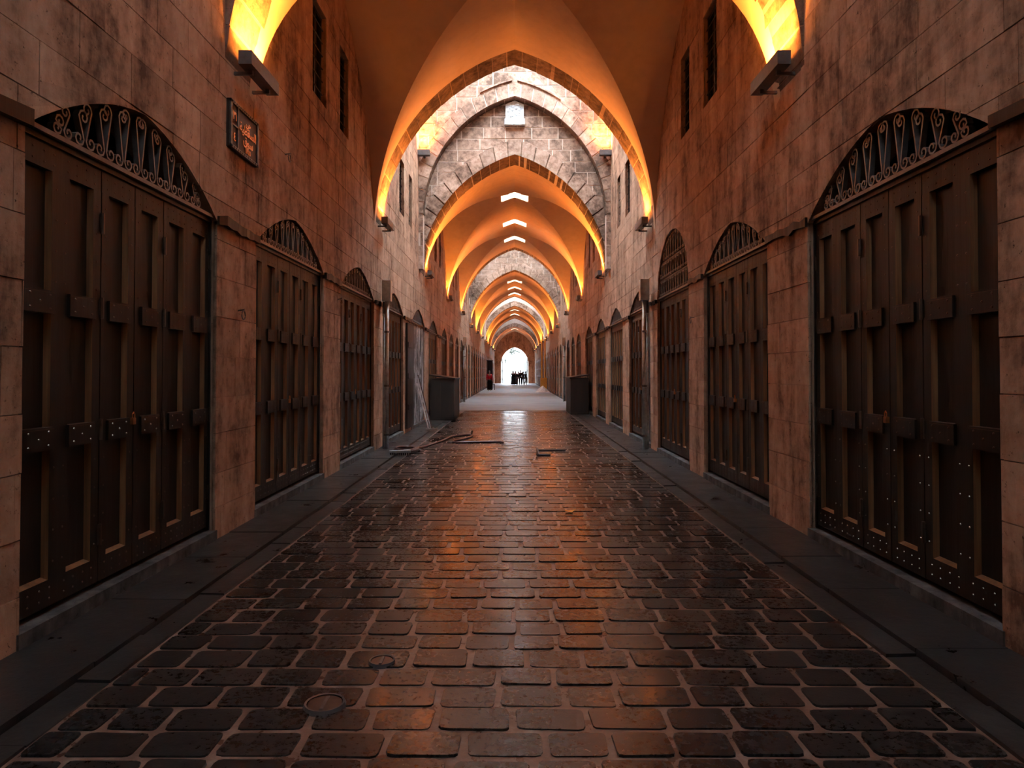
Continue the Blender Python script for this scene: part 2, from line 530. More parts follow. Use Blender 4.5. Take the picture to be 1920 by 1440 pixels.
# ------------------------------------------------------------------ vaults
def vault(y0, y1, prof, lights, idx):
    w, s, c = prof
    apex = arch_apex(*prof)
    yc, hy = (y0 + y1) / 2, (y1 - y0) / 2
    k = .8; sB = s - .1; rise = apex - sB
    def gB(t): return math.sqrt(max(0, (1 + k) ** 2 - (t + k) ** 2)) / math.sqrt((1 + k) ** 2 - k * k)
    def inv(h):                                # where the cross vault has height h
        g = max(0, min(1, (h - sB) / rise)); return math.sqrt(max(0, (1 + k) ** 2 - g * g * ((1 + k) ** 2 - k * k))) - k
    N = 28
    us = [math.sin(i / N * math.pi / 2) for i in range(N + 1)]
    xs = [u * w for u in us]
    hs = [arch_h(x, *prof) for x in xs]
    vs_ = [min(1, max(0, inv(h))) for h in hs]
    mb = MB()
    xo = w + .03
    for sx in (-1, 1):
        for sy in (-1, 1):
            for i in range(N):
                A, B = (sx * xs[i], hs[i], vs_[i]), (sx * xs[i + 1], hs[i + 1], vs_[i + 1])
                ye = yc + sy * hy
                # web along the street
                mb.add([(A[0], yc + sy * A[2] * hy, A[1]), (A[0], ye, A[1] + .003), (B[0], ye, B[1] + .003), (B[0], yc + sy * B[2] * hy, B[1])], [(0, 1, 2, 3)])
                mb.add([(A[0], ye, A[1] + .003), (A[0], ye + sy * .14, A[1] + .06), (B[0], ye + sy * .14, B[1] + .06), (B[0], ye, B[1] + .003)], [(0, 1, 2, 3)])
                # cross web over the side walls
                mb.add([(A[0], yc + sy * A[2] * hy, A[1]), (B[0], yc + sy * B[2] * hy, B[1]), (sx * xo, yc + sy * B[2] * hy, B[1]), (sx * xo, yc + sy * A[2] * hy, A[1])], [(0, 1, 2, 3)])
    me = mb.mesh('ceiling', PLASTER)
    bm = bmesh.new(); bm.from_mesh(me)
    bmesh.ops.remove_doubles(bm, verts=bm.verts, dist=.0006)
    for yl in lights:
        a, l = .5, .38
        for co, no in (((-a, 0, 0), (1, 0, 0)), ((a, 0, 0), (1, 0, 0)), ((0, yl - l, 0), (0, 1, 0)), ((0, yl + l, 0), (0, 1, 0))):
            bmesh.ops.bisect_plane(bm, geom=bm.verts[:] + bm.edges[:] + bm.faces[:], plane_co=co, plane_no=no, dist=1e-4)
        dead = [f for f in bm.faces if abs(f.calc_center_median().x) < a and abs(f.calc_center_median().y - yl) < l]
        bmesh.ops.delete(bm, geom=dead, context='FACES')
        edges = [e for e in bm.edges if e.is_boundary and all(abs(v_.co.x) < a + .01 and abs(v_.co.y - yl) < l + .01 for v_ in e.verts)]
        r = bmesh.ops.extrude_edge_only(bm, edges=edges)
        for g in r['geom']:
            if isinstance(g, bmesh.types.BMVert): g.co.z = max(g.co.z, apex) + .12
    bmesh.ops.recalc_face_normals(bm, faces=bm.faces)
    for f in bm.faces: f.smooth = True
    ang = math.radians(18)
    for e in bm.edges:
        if len(e.link_faces) == 2 and e.calc_face_angle(0) > ang: e.smooth = False
    bm.to_mesh(me); bm.free()
    o = link('ceiling', me, None, kind='structure', label='plastered groin vault')
    for yl in lights:
        g = MB(); zt = apex + .12
        g.box(-.54, .54, yl - .42, yl + .42, zt + .0, zt + .012)
        p = g.build('pane', GLASS, o)
        g = MB()
        for q in (-.25, 0, .25): g.box(q - .012, q + .012, yl - .39, yl + .39, zt - .03, zt)
        g.build('glazing_bar', IRON, o)
for i, (y0, y1, prof, lights, _) in enumerate(VAULTS): vault(y0, y1, prof, lights, i)

# ------------------------------------------------------------------ transverse arches and the walls above them
def plane_map(y):
    return lambda a, h, d: (a, y + d, h)
def ring(parent, prof, y0, y1, n, thick, mat, name='voussoir', grow0=0.0, gap=.004, rngl=rng, jit=.0):
    w, s, c = prof
    for i in range(n):
        t0, t1 = 2 * i / n, 2 * (i + 1) / n
        if t0 < 1 < t1 - 1e-6:                   # key stone
            ts = [t0, 1.0, t1]
        else: ts = [t0, (t0 + t1) / 2, t1]
        e = gap / (w + c)
        ts[0] += e; ts[2] -= e
        inner = [arch_pt(t, w, s, c, grow0 + rngl.uniform(0, jit)) for t in ts]
        outer = [arch_pt(t, w, s, c, grow0 + thick) for t in ts]
        mb = MB(); mb.prism(inner + outer[::-1], lambda a, h, d: (a, d, h), y0 - rngl.uniform(0, jit), y1)
        mb.build(name, mat, parent)
def above_arch(mb, prof, y0, y1, top, grow=.012, n=40, base=None):
    w, s, c = prof
    pts = [arch_pt(2 * i / n, w, s, c, grow) for i in range(n + 1)]
    if base is not None: pts = [(pts[0][0], base)] + pts + [(pts[-1][0], base)]
    pts = [(-W - .05, pts[0][1])] + pts + [(W + .05, pts[-1][1])]
    for p, q in zip(pts, pts[1:]):
        mb.add([(p[0], y0, p[1]), (q[0], y0, q[1]), (q[0], y0, top), (p[0], y0, top)], [(0, 1, 2, 3)])
        mb.add([(p[0], y1, p[1]), (q[0], y1, q[1]), (q[0], y1, top), (p[0], y1, top)], [(0, 1, 2, 3)])
        mb.add([(p[0], y0, p[1]), (q[0], y0, q[1]), (q[0], y1, q[1]), (p[0], y1, p[1])], [(0, 1, 2, 3)])
NOTE = ['nearest', 'second', 'third', 'fourth', 'fifth', 'sixth', 'seventh', 'eighth', 'ninth']
for i, (y0, y1, prof) in enumerate(RIBS):
    mb = MB(); above_arch(mb, prof, y0 + .01, y1 - .01, ROOF_H)
    o = mb.build('wall_arch_%d' % (i + 1), MORTAR_F if i in (2, 4, 6, 8) else MORTAR, kind='structure', label='pointed stone arch across the street, %s from the viewer' % NOTE[i])
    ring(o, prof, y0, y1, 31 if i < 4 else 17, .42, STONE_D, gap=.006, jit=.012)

TALLPROF = (2.66, 6.2, .907)
for i, (t0, t1) in enumerate(TALL[1:], 1):
    y1 = RIBS[[r[0] for r in RIBS].index(min((r[0] for r in RIBS if r[0] > t1 - .01)))][0]
    prof = [r[2] for r in RIBS if r[0] == y1][0]
    tp = TALLPROF if i < 3 else (2.66, 5.7, .85)
    fm = plane_map(t1)
    mb = MB(); above_arch(mb, tp, t1 + .010, y1 + .02, ROOF_H, .012, 36, 4.6)
    o = mb.build('wall_gable_%d' % i, MORTAR_F, kind='structure', label='pale stone gable with a tall pointed arch at the end of skylit bay')
    rg = random.Random(20 + i)
    tall_outer = arch_poly(*tp, 4.6, 14, .40)
    tall_inner = arch_poly(*tp, 4.6, 14, -.005)
    wl = arch_poly(*prof, 4.0, 14, .44)
    if i < 3:
        blocks = []
        for p in courses(-W, W, 4.6, ROOF_H, .36, .4, .85, .014, rg):
            q = subtract(p, tall_outer)
            if q: blocks.append(q)
        for sx in (-1, 1):
            for p in courses(min(sx * W, sx * 2.665), max(sx * W, sx * 2.665), 4.6, 6.3, .36, .4, .85, .006, rg): blocks.append([p])
        lay_stones(o, 'stone_block', blocks, fm, STONE_F, .04, rg, .012)
        # ring, clipped by the corner with the side walls
        ring(o, tp, t1 - .012, t1 + .06, 27, .39, STONE_F, gap=.012, rngl=rg, jit=.008)
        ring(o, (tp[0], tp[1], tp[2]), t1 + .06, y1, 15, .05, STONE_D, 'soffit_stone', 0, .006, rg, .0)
        fm2 = plane_map(y1 + .002)
        blocks = []
        for p in courses(-W, W, 4.3, 10.2, .36, .4, .85, .014, rg):
            q = [z for r in subtract(p, wl) for z in [inter(r, tall_inner)] if z and area(z) > 2e-4]
            if q: blocks.append(q)
        lay_stones(o, 'stone_block', blocks, fm2, STONE_F, .05, rg, .014)
    ring(o, prof, y1 - .02, y1 - .002, 25 if i < 3 else 13, .43, STONE_F, gap=.014, rngl=rg, jit=.01)
# carved panel under the apex of the first tall arch, hood moulding above
mb = MB()
mb.prism([(-.27, 9.06), (.27, 9.06), (.27, 9.50), (0, 9.62), (-.27, 9.50)], plane_map(20.40), -.06, .01)
cp = thing('carved_panel', 'small white carved stone panel under the apex of the pale gable arch', 'carving', (0, 20.4, 8.88))
o = mb.build('slab', MARBLE, cp); o.location = (0, -20.4, -8.88)
mb = MB()
for k in range(26):
    a, h = rng.uniform(-.2, .2), rng.uniform(.24, .62)
    mb.dome((a, -.06, h), rng.uniform(.025, .05), (0, -1, 0), 6)
mb.build('relief', MARBLE, cp, kind='stuff')
mb = MB(); mb.box(-.30, .30, -.14, .01, 0, .17); mb.build('sill', MARBLE, cp)
hood = thing('hood_moulding', 'thin stone moulding over the crown of the pale gable arch', 'moulding', (0, 20.05, 10.0))
for a, b_ in ((.80, .985), (1.015, 1.27)):
    pin = [arch_pt(a + (b_ - a) * q / 8, *TALLPROF, .44) for q in range(9)]
    pout = [arch_pt(a + (b_ - a) * q / 8, *TALLPROF, .48) for q in range(9)]
    mb = MB()
    for q in range(8): mb.prism([pin[q], pin[q + 1], pout[q + 1], pout[q]], lambda x, h, d: (x, d, h - 10.0), -.03, .06)
    mb.build('moulding', STONE_F, hood)

# roofs with light wells over the tall bays
for i, (t0, t1) in enumerate(TALL):
    mb = MB()
    e0, e1 = t0 - .75, t1 + .8
    if i == 0: hx, h0, h1 = .95, .7, 3.0
    else: hx, h0, h1 = (0, 1.9, 1.7, 1.9, .6)[i], t0 + .9, t1 - .7
    z0, z1 = ROOF_H, ROOF_H + .35
    mb.box(-4.7, -hx, e0, e1, z0, z1); mb.box(hx, 4.7, e0, e1, z0, z1)
    mb.box(-hx, hx, e0, h0, z0, z1); mb.box(-hx, hx, h1, e1, z0, z1)
    o = mb.build('ceiling', PLASTER, kind='structure', label='flat plastered roof with a light well')
    g = MB(); g.box(-hx - .05, hx + .05, h0 - .05, h1 + .05, z1 + .01, z1 + .03); g.build('pane', GLASS, o)
mb = MB(); mb.box(-W - .1, W + .1, -5.3, -5.0, -.2, ROOF_H)
mb.build('wall_back', STONE, kind='structure', label='stone wall closing the street behind the viewer')

# end wall with the portal to the daylight
PORT = (1.9, 2.75, .45)
mb = MB(); above_arch(mb, PORT, END_Y, END_Y + .7, 9.2, 0, 24, -.1)
endw = mb.build('wall_end', STONE, kind='structure', label='stone end wall around the bright arched gateway')
ring(endw, PORT, END_Y - .06, END_Y + .3, 17, .5, STONE)
mb = MB(); mb.box(-40, 40, END_Y + .7, 160, -.3, -.01)
mb.build('floor_outside', SILL, kind='structure', label='pale open ground beyond the gateway')
for s in (-1, 1):
    g = thing('gate_leaf', 'dark wooden gate leaf folded open on the %s of the bright gateway' % ('left' if s < 0 else 'right'), 'gate', (s * 1.86, END_Y + .75, 0), math.radians(22) if s > 0 else math.radians(-13))
    mb = MB()
    mb.box(min(0, -s * .10), max(0, -s * .10), 0, 1.6, 0, 3.6); mb.build('gate_panel', WOOD_K, g)
    for z in (.5, 1.7, 2.9):
        mb = MB(); mb.box(min(-s * .10, -s * .15), max(-s * .10, -s * .15), .05, 1.55, z, z + .18); mb.build('batten', WOOD, g)
BACKDROP = plain('pale_backdrop', (.5, .5, .5), .8)
hb = thing('gateway_backdrop', 'added pale backdrop wall that dims the sky glare in the gateway', 'backdrop', (0, 132, 0))  # added backdrop, sized and toned to dim the sky behind the gateway
mb = MB(); mb.box(-30, 30, 0, 8, 0, 10.5); mb.build('wall', BACKDROP, hb)
for k, x in enumerate((-6.2, 6.2)):
    mb = MB(); mb.box(x - .5, x + .5, -.06, 0, 2.6, 4.4); f = mb.build('window', DGLASS, hb)
vine = MB(); rv = random.Random(5)
for cx_, cz, sp, n in ((-.2, 4.62, .35, 60), (-1.5, 3.2, .22, 40), (1.55, 2.75, .2, 24)):
    for q in range(n):
        p = Vector((cx_ + rv.gauss(0, sp), END_Y + 2.9 + rv.gauss(0, .15), cz + rv.gauss(0, sp * .6)))
        a = Vector((rv.uniform(-1, 1), rv.uniform(-1, 1), rv.uniform(-1, 1))).normalized() * .2; b_ = a.orthogonal().normalized() * .15
        vine.add([p - a, p + b_, p + a, p - b_], [(0, 1, 2, 3)])
for pts in ([(-1.7, END_Y + 2.9, 0), (-1.5, END_Y + 2.9, 3.4), (-.9, END_Y + 2.9, 4.3), (0, END_Y + 2.9, 4.7)],):
    vine.tube(pts, .02, 5)
vine.build('climbing_vine', GREEN, kind='stuff', label='dark climbing vine hanging in the bright gateway', category='vine')

# ------------------------------------------------------------------ floor
PAVE_END = 28.7
mb = MB()
mb.add([(-2.12, -5, -.008), (2.12, -5, -.008), (2.12, PAVE_END, -.008), (-2.12, PAVE_END, -.008)], [(0, 1, 2, 3)])
mb.add([(-W - .02, -5, -.03), (-2.12, -5, -.03), (-2.12, PAVE_END, -.03), (-W - .02, PAVE_END, -.03)], [(0, 1, 2, 3)])
mb.add([(W + .02, -5, -.03), (2.12, -5, -.03), (2.12, PAVE_END, -.03), (W + .02, PAVE_END, -.03)], [(0, 3, 2, 1)])
floor = mb.build('floor', JOINT, kind='structure', label='wet street floor paved with dark basalt blocks')
mb = MB(); mb.box(-W - .02, W + .02, PAVE_END, END_Y + .7, -.3, .012)
mb.build('floor_concrete', CONC, kind='structure', label='dry pale concrete floor in the distance')
rp = random.Random(11)
def paver_mesh(k):
    r = random.Random(100 + k); mb = MB()
    cnr = []
    hx, hy = .5, .5
    for sx, sy in ((-1, -1), (1, -1), (1, 1), (-1, 1)):
        a, b_ = r.uniform(.06, .15), r.uniform(.08, .2)
        p = (sx * (hx - r.uniform(0, .03)), sy * (hy - r.uniform(0, .05)))
        e1, e2 = (p[0] - sx * a, p[1]), (p[0], p[1] - sy * b_)
        md = (p[0] - sx * a * .27, p[1] - sy * b_ * .27)
        cnr += [e2, md, e1] if sx * sy < 0 else [e1, md, e2]
    cnr = cnr if True else cnr
    # order round the block
    cnr.sort(key=lambda p: math.atan2(p[1], p[0]))
    n = len(cnr)
    top = [(x * .97, y_ * .955, 0.0) for x, y_ in cnr]
    vs = [(x, y_, -.05) for x, y_ in cnr] + [(x * .985, y_ * .975, -.007) for x, y_ in cnr] + top + [(0, 0, 0)]
    fs = [(i, (i + 1) % n, n + (i + 1) % n, n + i) for i in range(n)]
    fs += [(n + i, n + (i + 1) % n, 2 * n + (i + 1) % n, 2 * n + i) for i in range(n)]
    fs += [(2 * n + i, 2 * n + (i + 1) % n, 3 * n) for i in range(n)]
    mb.add(vs, fs)
    me = mb.mesh('paver', BASALT)
    return me, mb
PV = [paver_mesh(k) for k in range(10)]
for me, _ in PV: me.polygons.foreach_set('use_smooth', [False] * len(me.polygons))
y, n_p = 2.45, 0
rest = MB()
rowsback = y
def put_paver(xc, yc, wx, wy, single):
    k = rp.randrange(10); z = rp.uniform(-.004, .004); rx, ry, rz = rp.gauss(0, .0025), rp.gauss(0, .0025), rp.gauss(0, .008)
    if single:
        o = link('paver', PV[k][0], floor, (xc, yc, z), (rx, ry, rz)); o.scale = (wx, wy, 1)
    else:
        vs = [(xc + vx * wx, yc + vy * wy, z + vz + vy * wy * rx - vx * wx * ry) for vx, vy, vz in PV[k][1].v]
        rest.add(vs, PV[k][1].f)
row = 0
while y < PAVE_END - .1:
    wy = .233 * rp.uniform(.93, 1.07)
    x = -2.08 + rp.uniform(-.16, 0)
    while x < 2.05:
        wx = rp.uniform(.25, .375)
        x0, x1 = max(x, -2.08), min(x + wx, 2.08)
        if 2.08 - x1 < .1: x1 = 2.08
        if x1 - x0 > .08:
            g = rp.uniform(.010, .024)
            single = n_p < 296 and abs((x0 + x1) / 2) < y * .76 + .15
            put_paver((x0 + x1) / 2, y + wy / 2 + rp.gauss(0, .003), x1 - x0 - g, wy - rp.uniform(.009, .017), single)
            n_p += single
        x = x1 if x1 == 2.08 else x + wx
    y += wy; row += 1
y = 2.45
while y > -4.8:
    x = -2.08 + rp.uniform(-.16, 0)
    while x < 2.05:
        wx = rp.uniform(.25, .375); x0, x1 = max(x, -2.08), min(x + wx, 2.08)
        if x1 - x0 > .08: put_paver((x0 + x1) / 2, y - .117, x1 - x0 - .02, .215, False)
        x += wx
    y -= .233
rest.build('paver', BASALT, floor, kind='stuff')
# gutter strip and wet flagstones along both walls
for s in (-1, 1):
    y, k = -4.0, 0
    while y < PAVE_END - .1:
        l = min(rp.uniform(.55, .9), PAVE_END - y)
        mb = MB(); hx, hl = .085, l / 2 - .006
        mb.box(-hx, hx, -hl, hl, -.06, 0)
        o = mb.build('kerb_stone', SLAB, floor); o.location = (s * 2.175, y + l / 2, .004 + rp.uniform(-.006, .01)); o.rotation_euler = (rp.gauss(0, .004), s * -.02, 0)
        y += l
    y = -4.0
    while y < PAVE_END - .1:
        l = min(rp.uniform(.8, 1.15), PAVE_END - y)
        mb = MB(); mb.box(-.265, .265, -l / 2 + .005, l / 2 - .005, -.06, 0)
        o = mb.build('flagstone', SLAB, floor); o.location = (s * 2.535, y + l / 2, .035 + rp.uniform(-.003, .003)); o.rotation_euler = (rp.gauss(0, .002), rp.gauss(0, .003), 0)
        y += l

# ------------------------------------------------------------------ shop doors
def make_door(w, h, nm, detail=True):
    """leaves of dark boards; local x along the wall, y into the wall, z up. Returns the Empty"""
    root = link('door_proto', None)
    pw = w / 6.0
    leaves = [(-w / 2, -w / 2 + 2 * pw, 2), (-w / 2 + 2 * pw, 0, 1), (0, pw, 1), (pw, w / 2, 2)]
    Y0 = .07; TH = .055; REC = .042
    B, T = .03, h - .02
    rows = (1.03, 1.90)
    for x0, x1, n in leaves:
        fr = MB(); x0 += .006; x1 -= .006
        st = .085
        pitch = (x1 - x0) / n
        cells = []
        fr.box(x0, x1, Y0, Y0 + TH, B, B + .17); fr.box(x0, x1, Y0, Y0 + TH, T - .16, T)
        for k in range(n + 1):
            if k == 0: a, b_ = x0, x0 + st
            elif k == n: a, b_ = x1 - st, x1
            else: a, b_ = x0 + k * pitch - st, x0 + k * pitch + st
            fr.box(a, b_, Y0 - .002, Y0 + TH, B + .17, T - .16)
        for k in range(n):
            a = x0 + k * pitch + st; b_ = x0 + (k + 1) * pitch - st
            cells.append((a, b_))
            # chamfered worn edges round each panel
            c_ = .011
            for e, d in ((a, 1), (b_, -1)):
                fr.add([(e, Y0 - .002, B + .17), (e, Y0 - .002, T - .16), (e + d * c_, Y0 + REC, T - .16), (e + d * c_, Y0 + REC, B + .17)], [(0, 1, 2, 3)], 1)
            fr.add([(a, Y0, B + .17), (b_, Y0, B + .17), (b_, Y0 + REC, B + .19), (a, Y0 + REC, B + .19)], [(0, 1, 2, 3)], 1)
        leaf = fr.build('door_leaf', [WOOD, WOOD_E], root)
        for a, b_ in cells:
            p = MB(); p.box(a, b_, Y0 + REC - .004, Y0 + TH, B + .17, T - .16); p.build('panel', WOOD_P, leaf)
            for z in rows:
                p = MB(); p.box(a - .012, b_ + .012, Y0 - .022, Y0 + REC, z, z + .145)
                p.add([(a - .012, Y0 - .0225, z + .132), (b_ + .012, Y0 - .0225, z + .132), (b_ + .012, Y0 - .014, z + .1455), (a - .012, Y0 - .014, z + .1455)], [(0, 1, 2, 3)], 1)
                p.build('rail_block', [WOOD, WOOD_E], leaf)
        if detail:
            nh = MB()
            for a, b_ in cells:
                for z in rows:
                    for u, q in ((.15, .2), (.85, .2), (.15, .8), (.85, .8), (.5, .5)):
                        nh.dome((a + (b_ - a) * u, Y0 - .022, z + .145 * q), .009, (0, -1, 0), 6)
                for u in (-.06, .3, .7, 1.06):
                    for z in (T - .05, T - .12, B + .05, B + .12):
                        nh.dome((a + (b_ - a) * u, Y0, z), .008, (0, -1, 0), 5)
                for e in (a - .04, b_ + .04):
                    z = B + .28
                    while z < T - .2:
                        if all(abs(z - r - .07) > .13 for r in rows) and not (1.2 < z < 1.85): nh.dome((e, Y0 - .002, z), .008, (0, -1, 0), 5)
                        z += .2
            nh.build('nail_heads', NAIL, leaf, kind='stuff')
    if detail:
        for x in (-w / 2 + .01, -w / 2 + 2 * pw, pw, w / 2 - .01):
            for z in (.35, 1.10, 1.97, h - .42):
                p = MB(); p.tube([(x, Y0 - .012, z - .06), (x, Y0 - .012, z + .09)], .013, 6)
                p.box(x - .016, x + .016, Y0 - .006, Y0 + .004, z - .05, z + .08); p.build('hinge', NAIL, root)
        p = MB(); p.box(-.05, -.012, Y0 - .03, Y0, 1.12, 1.17)
        p.tube([(-.045, Y0 - .022, 1.17), (-.045, Y0 - .022, 1.2), (-.031, Y0 - .022, 1.215), (-.017, Y0 - .022, 1.2), (-.017, Y0 - .022, 1.17)], .005, 5)
        p.build('padlock', BRASS, root)
    fr = MB()
    for s in (-1, 1): fr.box(s * (w / 2 + .0) - .022, s * (w / 2) + .022, Y0 - .02, Y0 + .08, 0, h)
    fr.box(-w / 2, w / 2, Y0 - .02, Y0 + .09, h - .02, h + .035)
    fr.build('door_frame', WOOD, root)
    return root

def spiral(cx_, cz, r, start, turns, d, n):
    return [(cx_ + r * (1 - .78 * i / n) * math.cos(start + d * turns * math.tau * i / n), cz + r * (1 - .78 * i / n) * math.sin(start + d * turns * math.tau * i / n)) for i in range(n + 1)]
def ribbon(pts, y0, depth, th):
    """flat iron bar bent in the plane of the grille"""
    mb = MB(); n = len(pts); vs = []
    for i, p in enumerate(pts):
        a, b_ = pts[max(i - 1, 0)], pts[min(i + 1, n - 1)]
        dx, dz = b_[0] - a[0], b_[1] - a[1]; l = math.hypot(dx, dz) or 1
        nx, nz = -dz / l * th / 2, dx / l * th / 2
        vs += [(p[0] + nx, y0, p[1] + nz), (p[0] - nx, y0, p[1] - nz), (p[0] - nx, y0 + depth, p[1] - nz), (p[0] + nx, y0 + depth, p[1] + nz)]
    fs = [(4 * i + k, 4 * i + (k + 1) % 4, 4 * i + 4 + (k + 1) % 4, 4 * i + 4 + k) for i in range(n - 1) for k in range(4)]
    fs += [(0, 1, 2, 3), (4 * n - 1, 4 * n - 2, 4 * n - 3, 4 * n - 4)]
    mb.add(vs, fs)
    return mb
def grille(root, w, hl, ha, units, seg, tiers=1):
    """fan grille: paired scrolled bars between sill and arch"""
    fr = MB()
    n = 24
    rim = [(-w / 2 + w * i / n, 0) for i in range(n + 1)]
    arc = [(p[0], door_h(p[0] / (w / 2), w, hl, ha) - hl) for p in rim]
    rb = ribbon(arc, .02, .06, .03); fr.add(rb.v, rb.f)
    fr.box(-w / 2, w / 2, .02, .08, 0, .03)
    for k in range(1, tiers):
        z = (ha - hl) * k / tiers * .86
        xs = [p[0] for p in arc if p[1] > z]
        fr.box(min(xs), max(xs), .035, .06, z, z + .010)
    fr.build('grille_frame', IRON, root)
    pitch = w / (units + .3)
    for k in range(tiers):
        zb = (ha - hl) * k / tiers * .86 + .03
        for i in range(units):
            xc = -w / 2 + pitch * (i + .65)
            top = door_h(xc / (w / 2), w, hl, ha) - hl - .03
            if k < tiers - 1: top = min(top, (ha - hl) * (k + 1) / tiers * .86 - .01)
            hgt = top - zb
            if hgt < .07: continue
            r = min(.052 if tiers == 1 else .03, pitch * .23, hgt * .25)
            for s in (-1, 1):
                xb, xt = xc + s * pitch * .05, xc + s * pitch * .30
                tilt = pitch * .0
                lo = spiral(xb + s * r, zb + r, r, math.pi if s > 0 else 0, 1.15, s, seg)[::-1]
                hi_t = door_h(min(1, abs(xt) / (w / 2)), w, hl, ha) - hl - .035
                if k < tiers - 1: hi_t = min(hi_t, top)
                hi_t = max(hi_t, zb + 2.2 * r)
                hi = spiral(xt - s * r * .0 + s * r * .0 - s * r, hi_t - r, r, 0 if s > 0 else math.pi, 1.15, s, seg)
                pts = lo + hi
                ribbon(pts, .028, .04, .014).build('scroll_bar', IRON, root)

ORD = ['nearest', 'second', 'third', 'fourth', 'fifth', 'sixth', 'seventh', 'eighth', 'ninth', 'tenth', 'eleventh', 'twelfth']
near_proto = make_door(2.6, 3.0, 'p', True)
far_proto = make_door(2.6, 3.0, 'p', False)
used = {}
dn = 0
BASE = SILL_H
for side, s, doors in (('left', -1, DOORS_L), ('right', 1, DOORS_R)):
    for i, (c, w, hl, ha) in enumerate(doors):
        dn += 1
        opened = side == 'left' and i == 4
        rz = math.pi / 2 if s < 0 else -math.pi / 2
        lab = 'dark studded wooden folding shop door, %s along the %s wall' % (ORD[i] if i < 12 else 'far', side)
        sill = None
        # stone sill below the door
        mb = MB(); mb.box(-w / 2 - .02, w / 2 + .02, -.015, .4, -.02, BASE - .01)
        if True:
            link('door_sill', mb.mesh('door_sill', SILL), None, (s * W, c, 0), (0, 0, rz), kind='structure', label='grey stone threshold under the %s shop door on the %s' % (ORD[i] if i < 12 else 'far', side))
        if opened: 
            r = thing('door_%d' % dn, 'open shop doorway with a white-streaked dark panel, fifth along the left wall', 'door', (s * W, c, BASE), rz, None, 'structure')
            mb = MB(); mb.box(-w / 2 + .0, w / 2, .05, .09, 0, hl - BASE); mb.build('streaked_panel', STREAK, r)
            for q in range(1, 4):
                mb = MB(); mb.box(-w / 2 + q * w / 4 - .02, -w / 2 + q * w / 4 + .02, .03, .05, 0, hl - BASE); mb.build('batten', STREAK, r)
            mb = MB(); mb.box(-w / 2 - 1.12, -w / 2 + .0, -.07, -.015, .02, hl - BASE - .09)
            lf = mb.build('folded_leaf', WOOD_P, r)
            for z in (.5, 1.3, 2.1):
                mb = MB(); mb.box(-w / 2 - 1.08, -w / 2 - .04, -.09, -.07, z, z + .14); mb.build('rail_block', WOOD, lf)
            mb = MB()
            for e in (-1, 1): mb.box(e * w / 2 - .022, e * w / 2 + .022, .04, .16, 0, hl - BASE)
            mb.box(-w / 2, w / 2, .04, .16, hl - BASE - .03, hl - BASE + .03); mb.build('door_frame', WOOD, r)
        else:
            proto = near_proto if c < 17 else far_proto
            if proto not in used:
                used[proto] = 1; r = proto
            else: r = copy_tree(proto)
            r.name = 'door_%d' % dn
            r['kind'] = 'structure'; r['label'] = lab; r['category'] = 'door'
            r['group'] = 'dark wooden shop doors along the street'
            r.location = (s * W, c, BASE); r.rotation_euler = (0, 0, rz); r.scale = (w / 2.6, 1, (hl - BASE) / 3.0)
        if c < 34:
            glab = {('right', 2): 'tall two-tier iron transom grille over the third shop door on the right'}.get((side, i), 'black scrolled iron transom grille over the %s shop door on the %s wall' % (ORD[i], side))
            g = thing('transom_grille', glab, 'grille', (s * W, c, hl + .02), rz, 'iron transom grilles above the shop doors')
            grille(g, w, hl, ha, 11 if c < 7 else 13, 10 if c < 7 else (7 if c < 14 else 4), 3 if (side, i) == ('right', 2) else 1)
        else:
            mb = MB(); p = [(x, h - hl) for x, h in door_poly(0, w, hl, ha, hl)]
            mb.prism(p, lambda a, h, d: (a, d, h), .06, .09)
            t = link('transom_panel', mb.mesh('transom_panel', IRON), r, (0, 0, 3.0)); t.scale = (2.6 / w, 1, 3.0 / (hl - BASE))
# dark timber course across the piers at lintel height
for side, s, doors in (('left', -1, DOORS_L), ('right', 1, DOORS_R)):
    ext = [(-5, 0, 3.02, 3)] + doors
    for i in range(7):
        a = ext[i][0] + ext[i][1] / 2; b_ = ext[i + 1][0] - ext[i + 1][1] / 2
        a = max(a, -1.0)
        hh = ext[i + 1][2]
        mb = MB(); n = 8
        vs = []
        for q in range(n + 1):
            yy = a + (b_ - a) * q / n; d = .035 + rng.uniform(-.012, .02); z = hh + .02 + rng.uniform(-.015, .015); t = rng.uniform(.03, .05)
            vs += [(s * (W - d), yy, z - t), (s * (W - d), yy, z + t), (s * (W + .02), yy, z + t), (s * (W + .02), yy, z - t)]
        fs = [(4 * q + k, 4 * q + (k + 1) % 4, 4 * q + 4 + (k + 1) % 4, 4 * q + 4 + k) for q in range(n) for k in range(4)] + [(0, 1, 2, 3), (4 * n, 4 * n + 1, 4 * n + 2, 4 * n + 3)]
        mb.add(vs, fs)
        mb.build('trim_%d' % (i + 1 + (7 if s > 0 else 0)), WOOD_P, kind='structure', label='dark rough timber strip across the %s pier on the %s wall' % (ORD[i], side))

